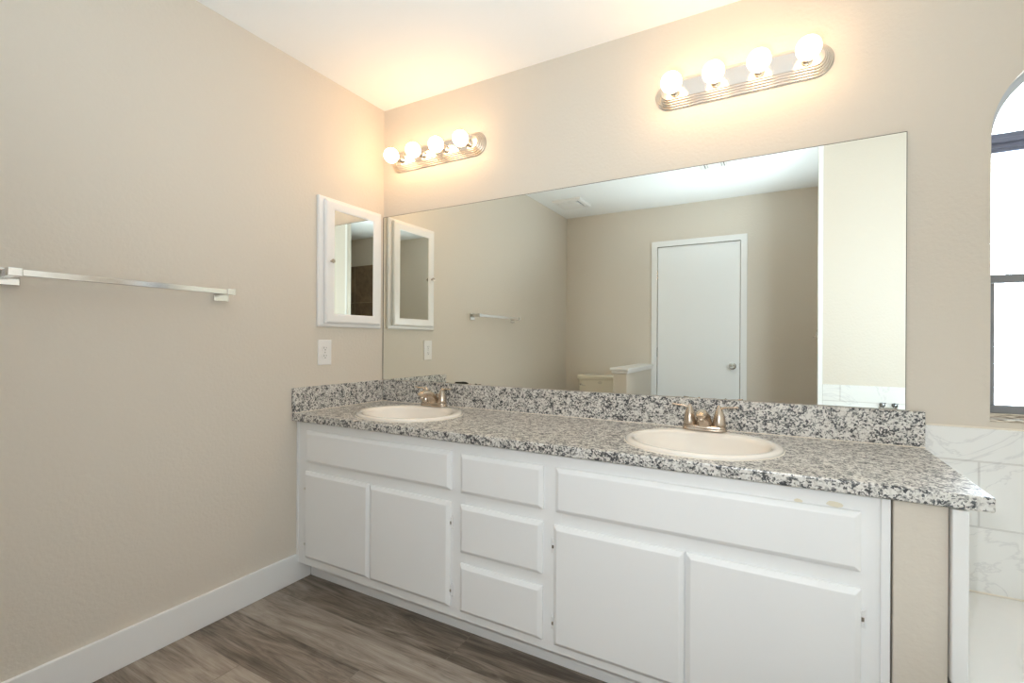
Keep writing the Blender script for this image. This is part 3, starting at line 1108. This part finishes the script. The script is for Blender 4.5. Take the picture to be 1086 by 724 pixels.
# ------------------------------------------------------------------ toilet (tank shows in the mirror)
tl = thing('toilet', 'bone coloured toilet beside the low wall, seen in the mirror', 'toilet', (0.41, -2.45, 0.0))
def rrect(x0, x1, y0, y1, z, r_=0.03, n=6):
    P_ = []
    for (cx, cy, a0) in ((x1 - r_, y1 - r_, 0), (x0 + r_, y1 - r_, PI / 2), (x0 + r_, y0 + r_, PI), (x1 - r_, y0 + r_, 1.5 * PI)):
        for k in range(n + 1):
            a = a0 + PI / 2 * k / n
            P_.append((cx + r_ * math.cos(a), cy + r_ * math.sin(a), z))
    return P_
bm = bm_new()
loft(bm, [rrect(0.235, 0.605, -2.69, -2.535, 0.41), rrect(0.218, 0.622, -2.70, -2.520, 0.47), rrect(0.212, 0.628, -2.70, -2.512, 0.752)])
tk = obj('tank', bm, m_tank, tl, True)
bm = bm_new()
loft(bm, [rrect(0.203, 0.637, -2.706, -2.503, 0.7525), rrect(0.198, 0.642, -2.708, -2.498, 0.760), rrect(0.198, 0.642, -2.708, -2.498, 0.785), rrect(0.206, 0.634, -2.702, -2.506, 0.796)])
obj('tank_lid', bm, m_tank, tl, True)
bm = bm_new()
tube(bm, [(0.245, -2.512, 0.70), (0.245, -2.495, 0.70)], 0.010, 12)
tube(bm, [(0.245, -2.494, 0.70), (0.300, -2.490, 0.690)], [0.006, 0.008], 10, 0.6)
obj('flush_lever', bm, m_chrome, tk, True)
bm = bm_new()
for r_ in (0.011, ):
    P0 = [(0.445 + 0.020 * math.cos(2 * PI * k / 24), -2.5116, 0.725 + 0.012 * math.sin(2 * PI * k / 24)) for k in range(24)]
    P1 = [(0.445 + 0.017 * math.cos(2 * PI * k / 24), -2.5116, 0.725 + 0.009 * math.sin(2 * PI * k / 24)) for k in range(24)]
    A = [bm.verts.new(p) for p in P0]
    B = [bm.verts.new(p) for p in P1]
    for k in range(24):
        bm.faces.new((A[k], B[k], B[(k + 1) % 24], A[(k + 1) % 24]))
for dx in (-0.008, 0.0, 0.008):
    box(bm, 0.445 + dx - 0.002, 0.445 + dx + 0.002, -2.5118, -2.5114, 0.720, 0.730)
m_mark = mat('faded_tank_mark', (0.42, 0.39, 0.33), 0.5)
obj('tank_mark', bm, m_mark, tk)
def ov(cx, cy, a, b_, z, n=32):
    return [(cx + a * math.cos(2 * PI * k / n), cy + b_ * math.sin(2 * PI * k / n), z) for k in range(n)]
bm = bm_new()
loft(bm, [ov(0.42, -2.36, 0.115, 0.20, 0.001), ov(0.42, -2.36, 0.105, 0.19, 0.06), ov(0.42, -2.34, 0.110, 0.20, 0.18), ov(0.42, -2.30, 0.165, 0.235, 0.30),
          ov(0.42, -2.29, 0.185, 0.245, 0.385), ov(0.42, -2.29, 0.150, 0.205, 0.386), ov(0.42, -2.29, 0.11, 0.16, 0.28), ov(0.42, -2.31, 0.04, 0.05, 0.20)])
box(bm, 0.30, 0.54, -2.69, -2.50, 0.25, 0.409, 0.02, 3)
obj('bowl', bm, m_tank, tl, True)
bm = bm_new()
loft(bm, [ov(0.42, -2.285, 0.188, 0.243, 0.388), ov(0.42, -2.285, 0.190, 0.245, 0.404), ov(0.42, -2.285, 0.180, 0.235, 0.424), ov(0.42, -2.285, 0.10, 0.15, 0.429)])
obj('seat_lid', bm, m_tank, tl, True)

# ------------------------------------------------------------------ ceiling fan cover and air register
fa = thing('ceiling_exhaust_fan', 'white square exhaust fan cover on the ceiling above the toilet', 'exhaust fan', (0.27, -2.19, H))
bm = bm_new()
fx0, fx1, fy0, fy1 = 0.130, 0.405, -2.335, -2.045
def cr(d, z):
    return [(fx0 + d, fy0 + d, z), (fx1 - d, fy0 + d, z), (fx1 - d, fy1 - d, z), (fx0 + d, fy1 - d, z)]
rg = [cr(0, H - 0.0005), cr(0, H - 0.012), cr(0.010, H - 0.022), cr(0.034, H - 0.024), cr(0.036, H - 0.008), cr(0.036, H - 0.0005)]
R = [[bm.verts.new(p) for p in q] for q in rg]
for A, B in zip(R, R[1:] + R[:1]):
    for k in range(4):
        bm.faces.new((A[k], B[k], B[(k + 1) % 4], A[(k + 1) % 4]))
obj('frame', bm, m_plas, fa)
bm = bm_new()
box(bm, fx0 + 0.037, fx1 - 0.037, fy0 + 0.037, fy1 - 0.037, H - 0.008, H - 0.0008)
obj('grille_recess', bm, m_dark, fa)
bm = bm_new()
loft(bm, [cr(0.042, H - 0.014), cr(0.042, H - 0.026), cr(0.050, H - 0.030)])
bmesh.ops.scale(bm, vec=(0.95, 1, 1), space=Matrix.Translation((-(fx0 + 0.042), 0, 0)), verts=bm.verts)
obj('cover_panel', bm, m_plas, fa)

rgx0, rgx1, rgy0, rgy1 = 1.455, 1.665, -1.850, -1.650
re_ = thing('air_register', 'white slotted air register on the ceiling at the top edge of the mirror', 'air register', ((rgx0 + rgx1) / 2, -1.65, H))
bm = bm_new()
def cr2(d, z):
    return [(rgx0 + d, rgy0 + d, z), (rgx1 - d, rgy0 + d, z), (rgx1 - d, rgy1 - d, z), (rgx0 + d, rgy1 - d, z)]
rg = [cr2(0, H - 0.0005), cr2(0, H - 0.003), cr2(0.012, H - 0.009), cr2(0.022, H - 0.009), cr2(0.022, H - 0.0005)]
R = [[bm.verts.new(p) for p in q] for q in rg]
for A, B in zip(R, R[1:] + R[:1]):
    for k in range(4):
        bm.faces.new((A[k], B[k], B[(k + 1) % 4], A[(k + 1) % 4]))
obj('frame', bm, m_plas, re_)
bm = bm_new()
box(bm, rgx0 + 0.023, rgx1 - 0.023, rgy0 + 0.023, rgy1 - 0.023, H - 0.003, H - 0.0008)
obj('duct_recess', bm, m_dark, re_)
for k in range(9):
    x = rgx0 + 0.030 + k * (rgx1 - rgx0 - 0.060) / 8
    bm = bm_new()
    w = 0.0065 if k in (0, 1, 7, 8) else 0.0092
    box(bm, x - w, x + w, rgy0 + 0.0225, rgy1 - 0.0225, H - 0.0088, H - 0.0072)
    obj('louvre', bm, m_plas, re_)
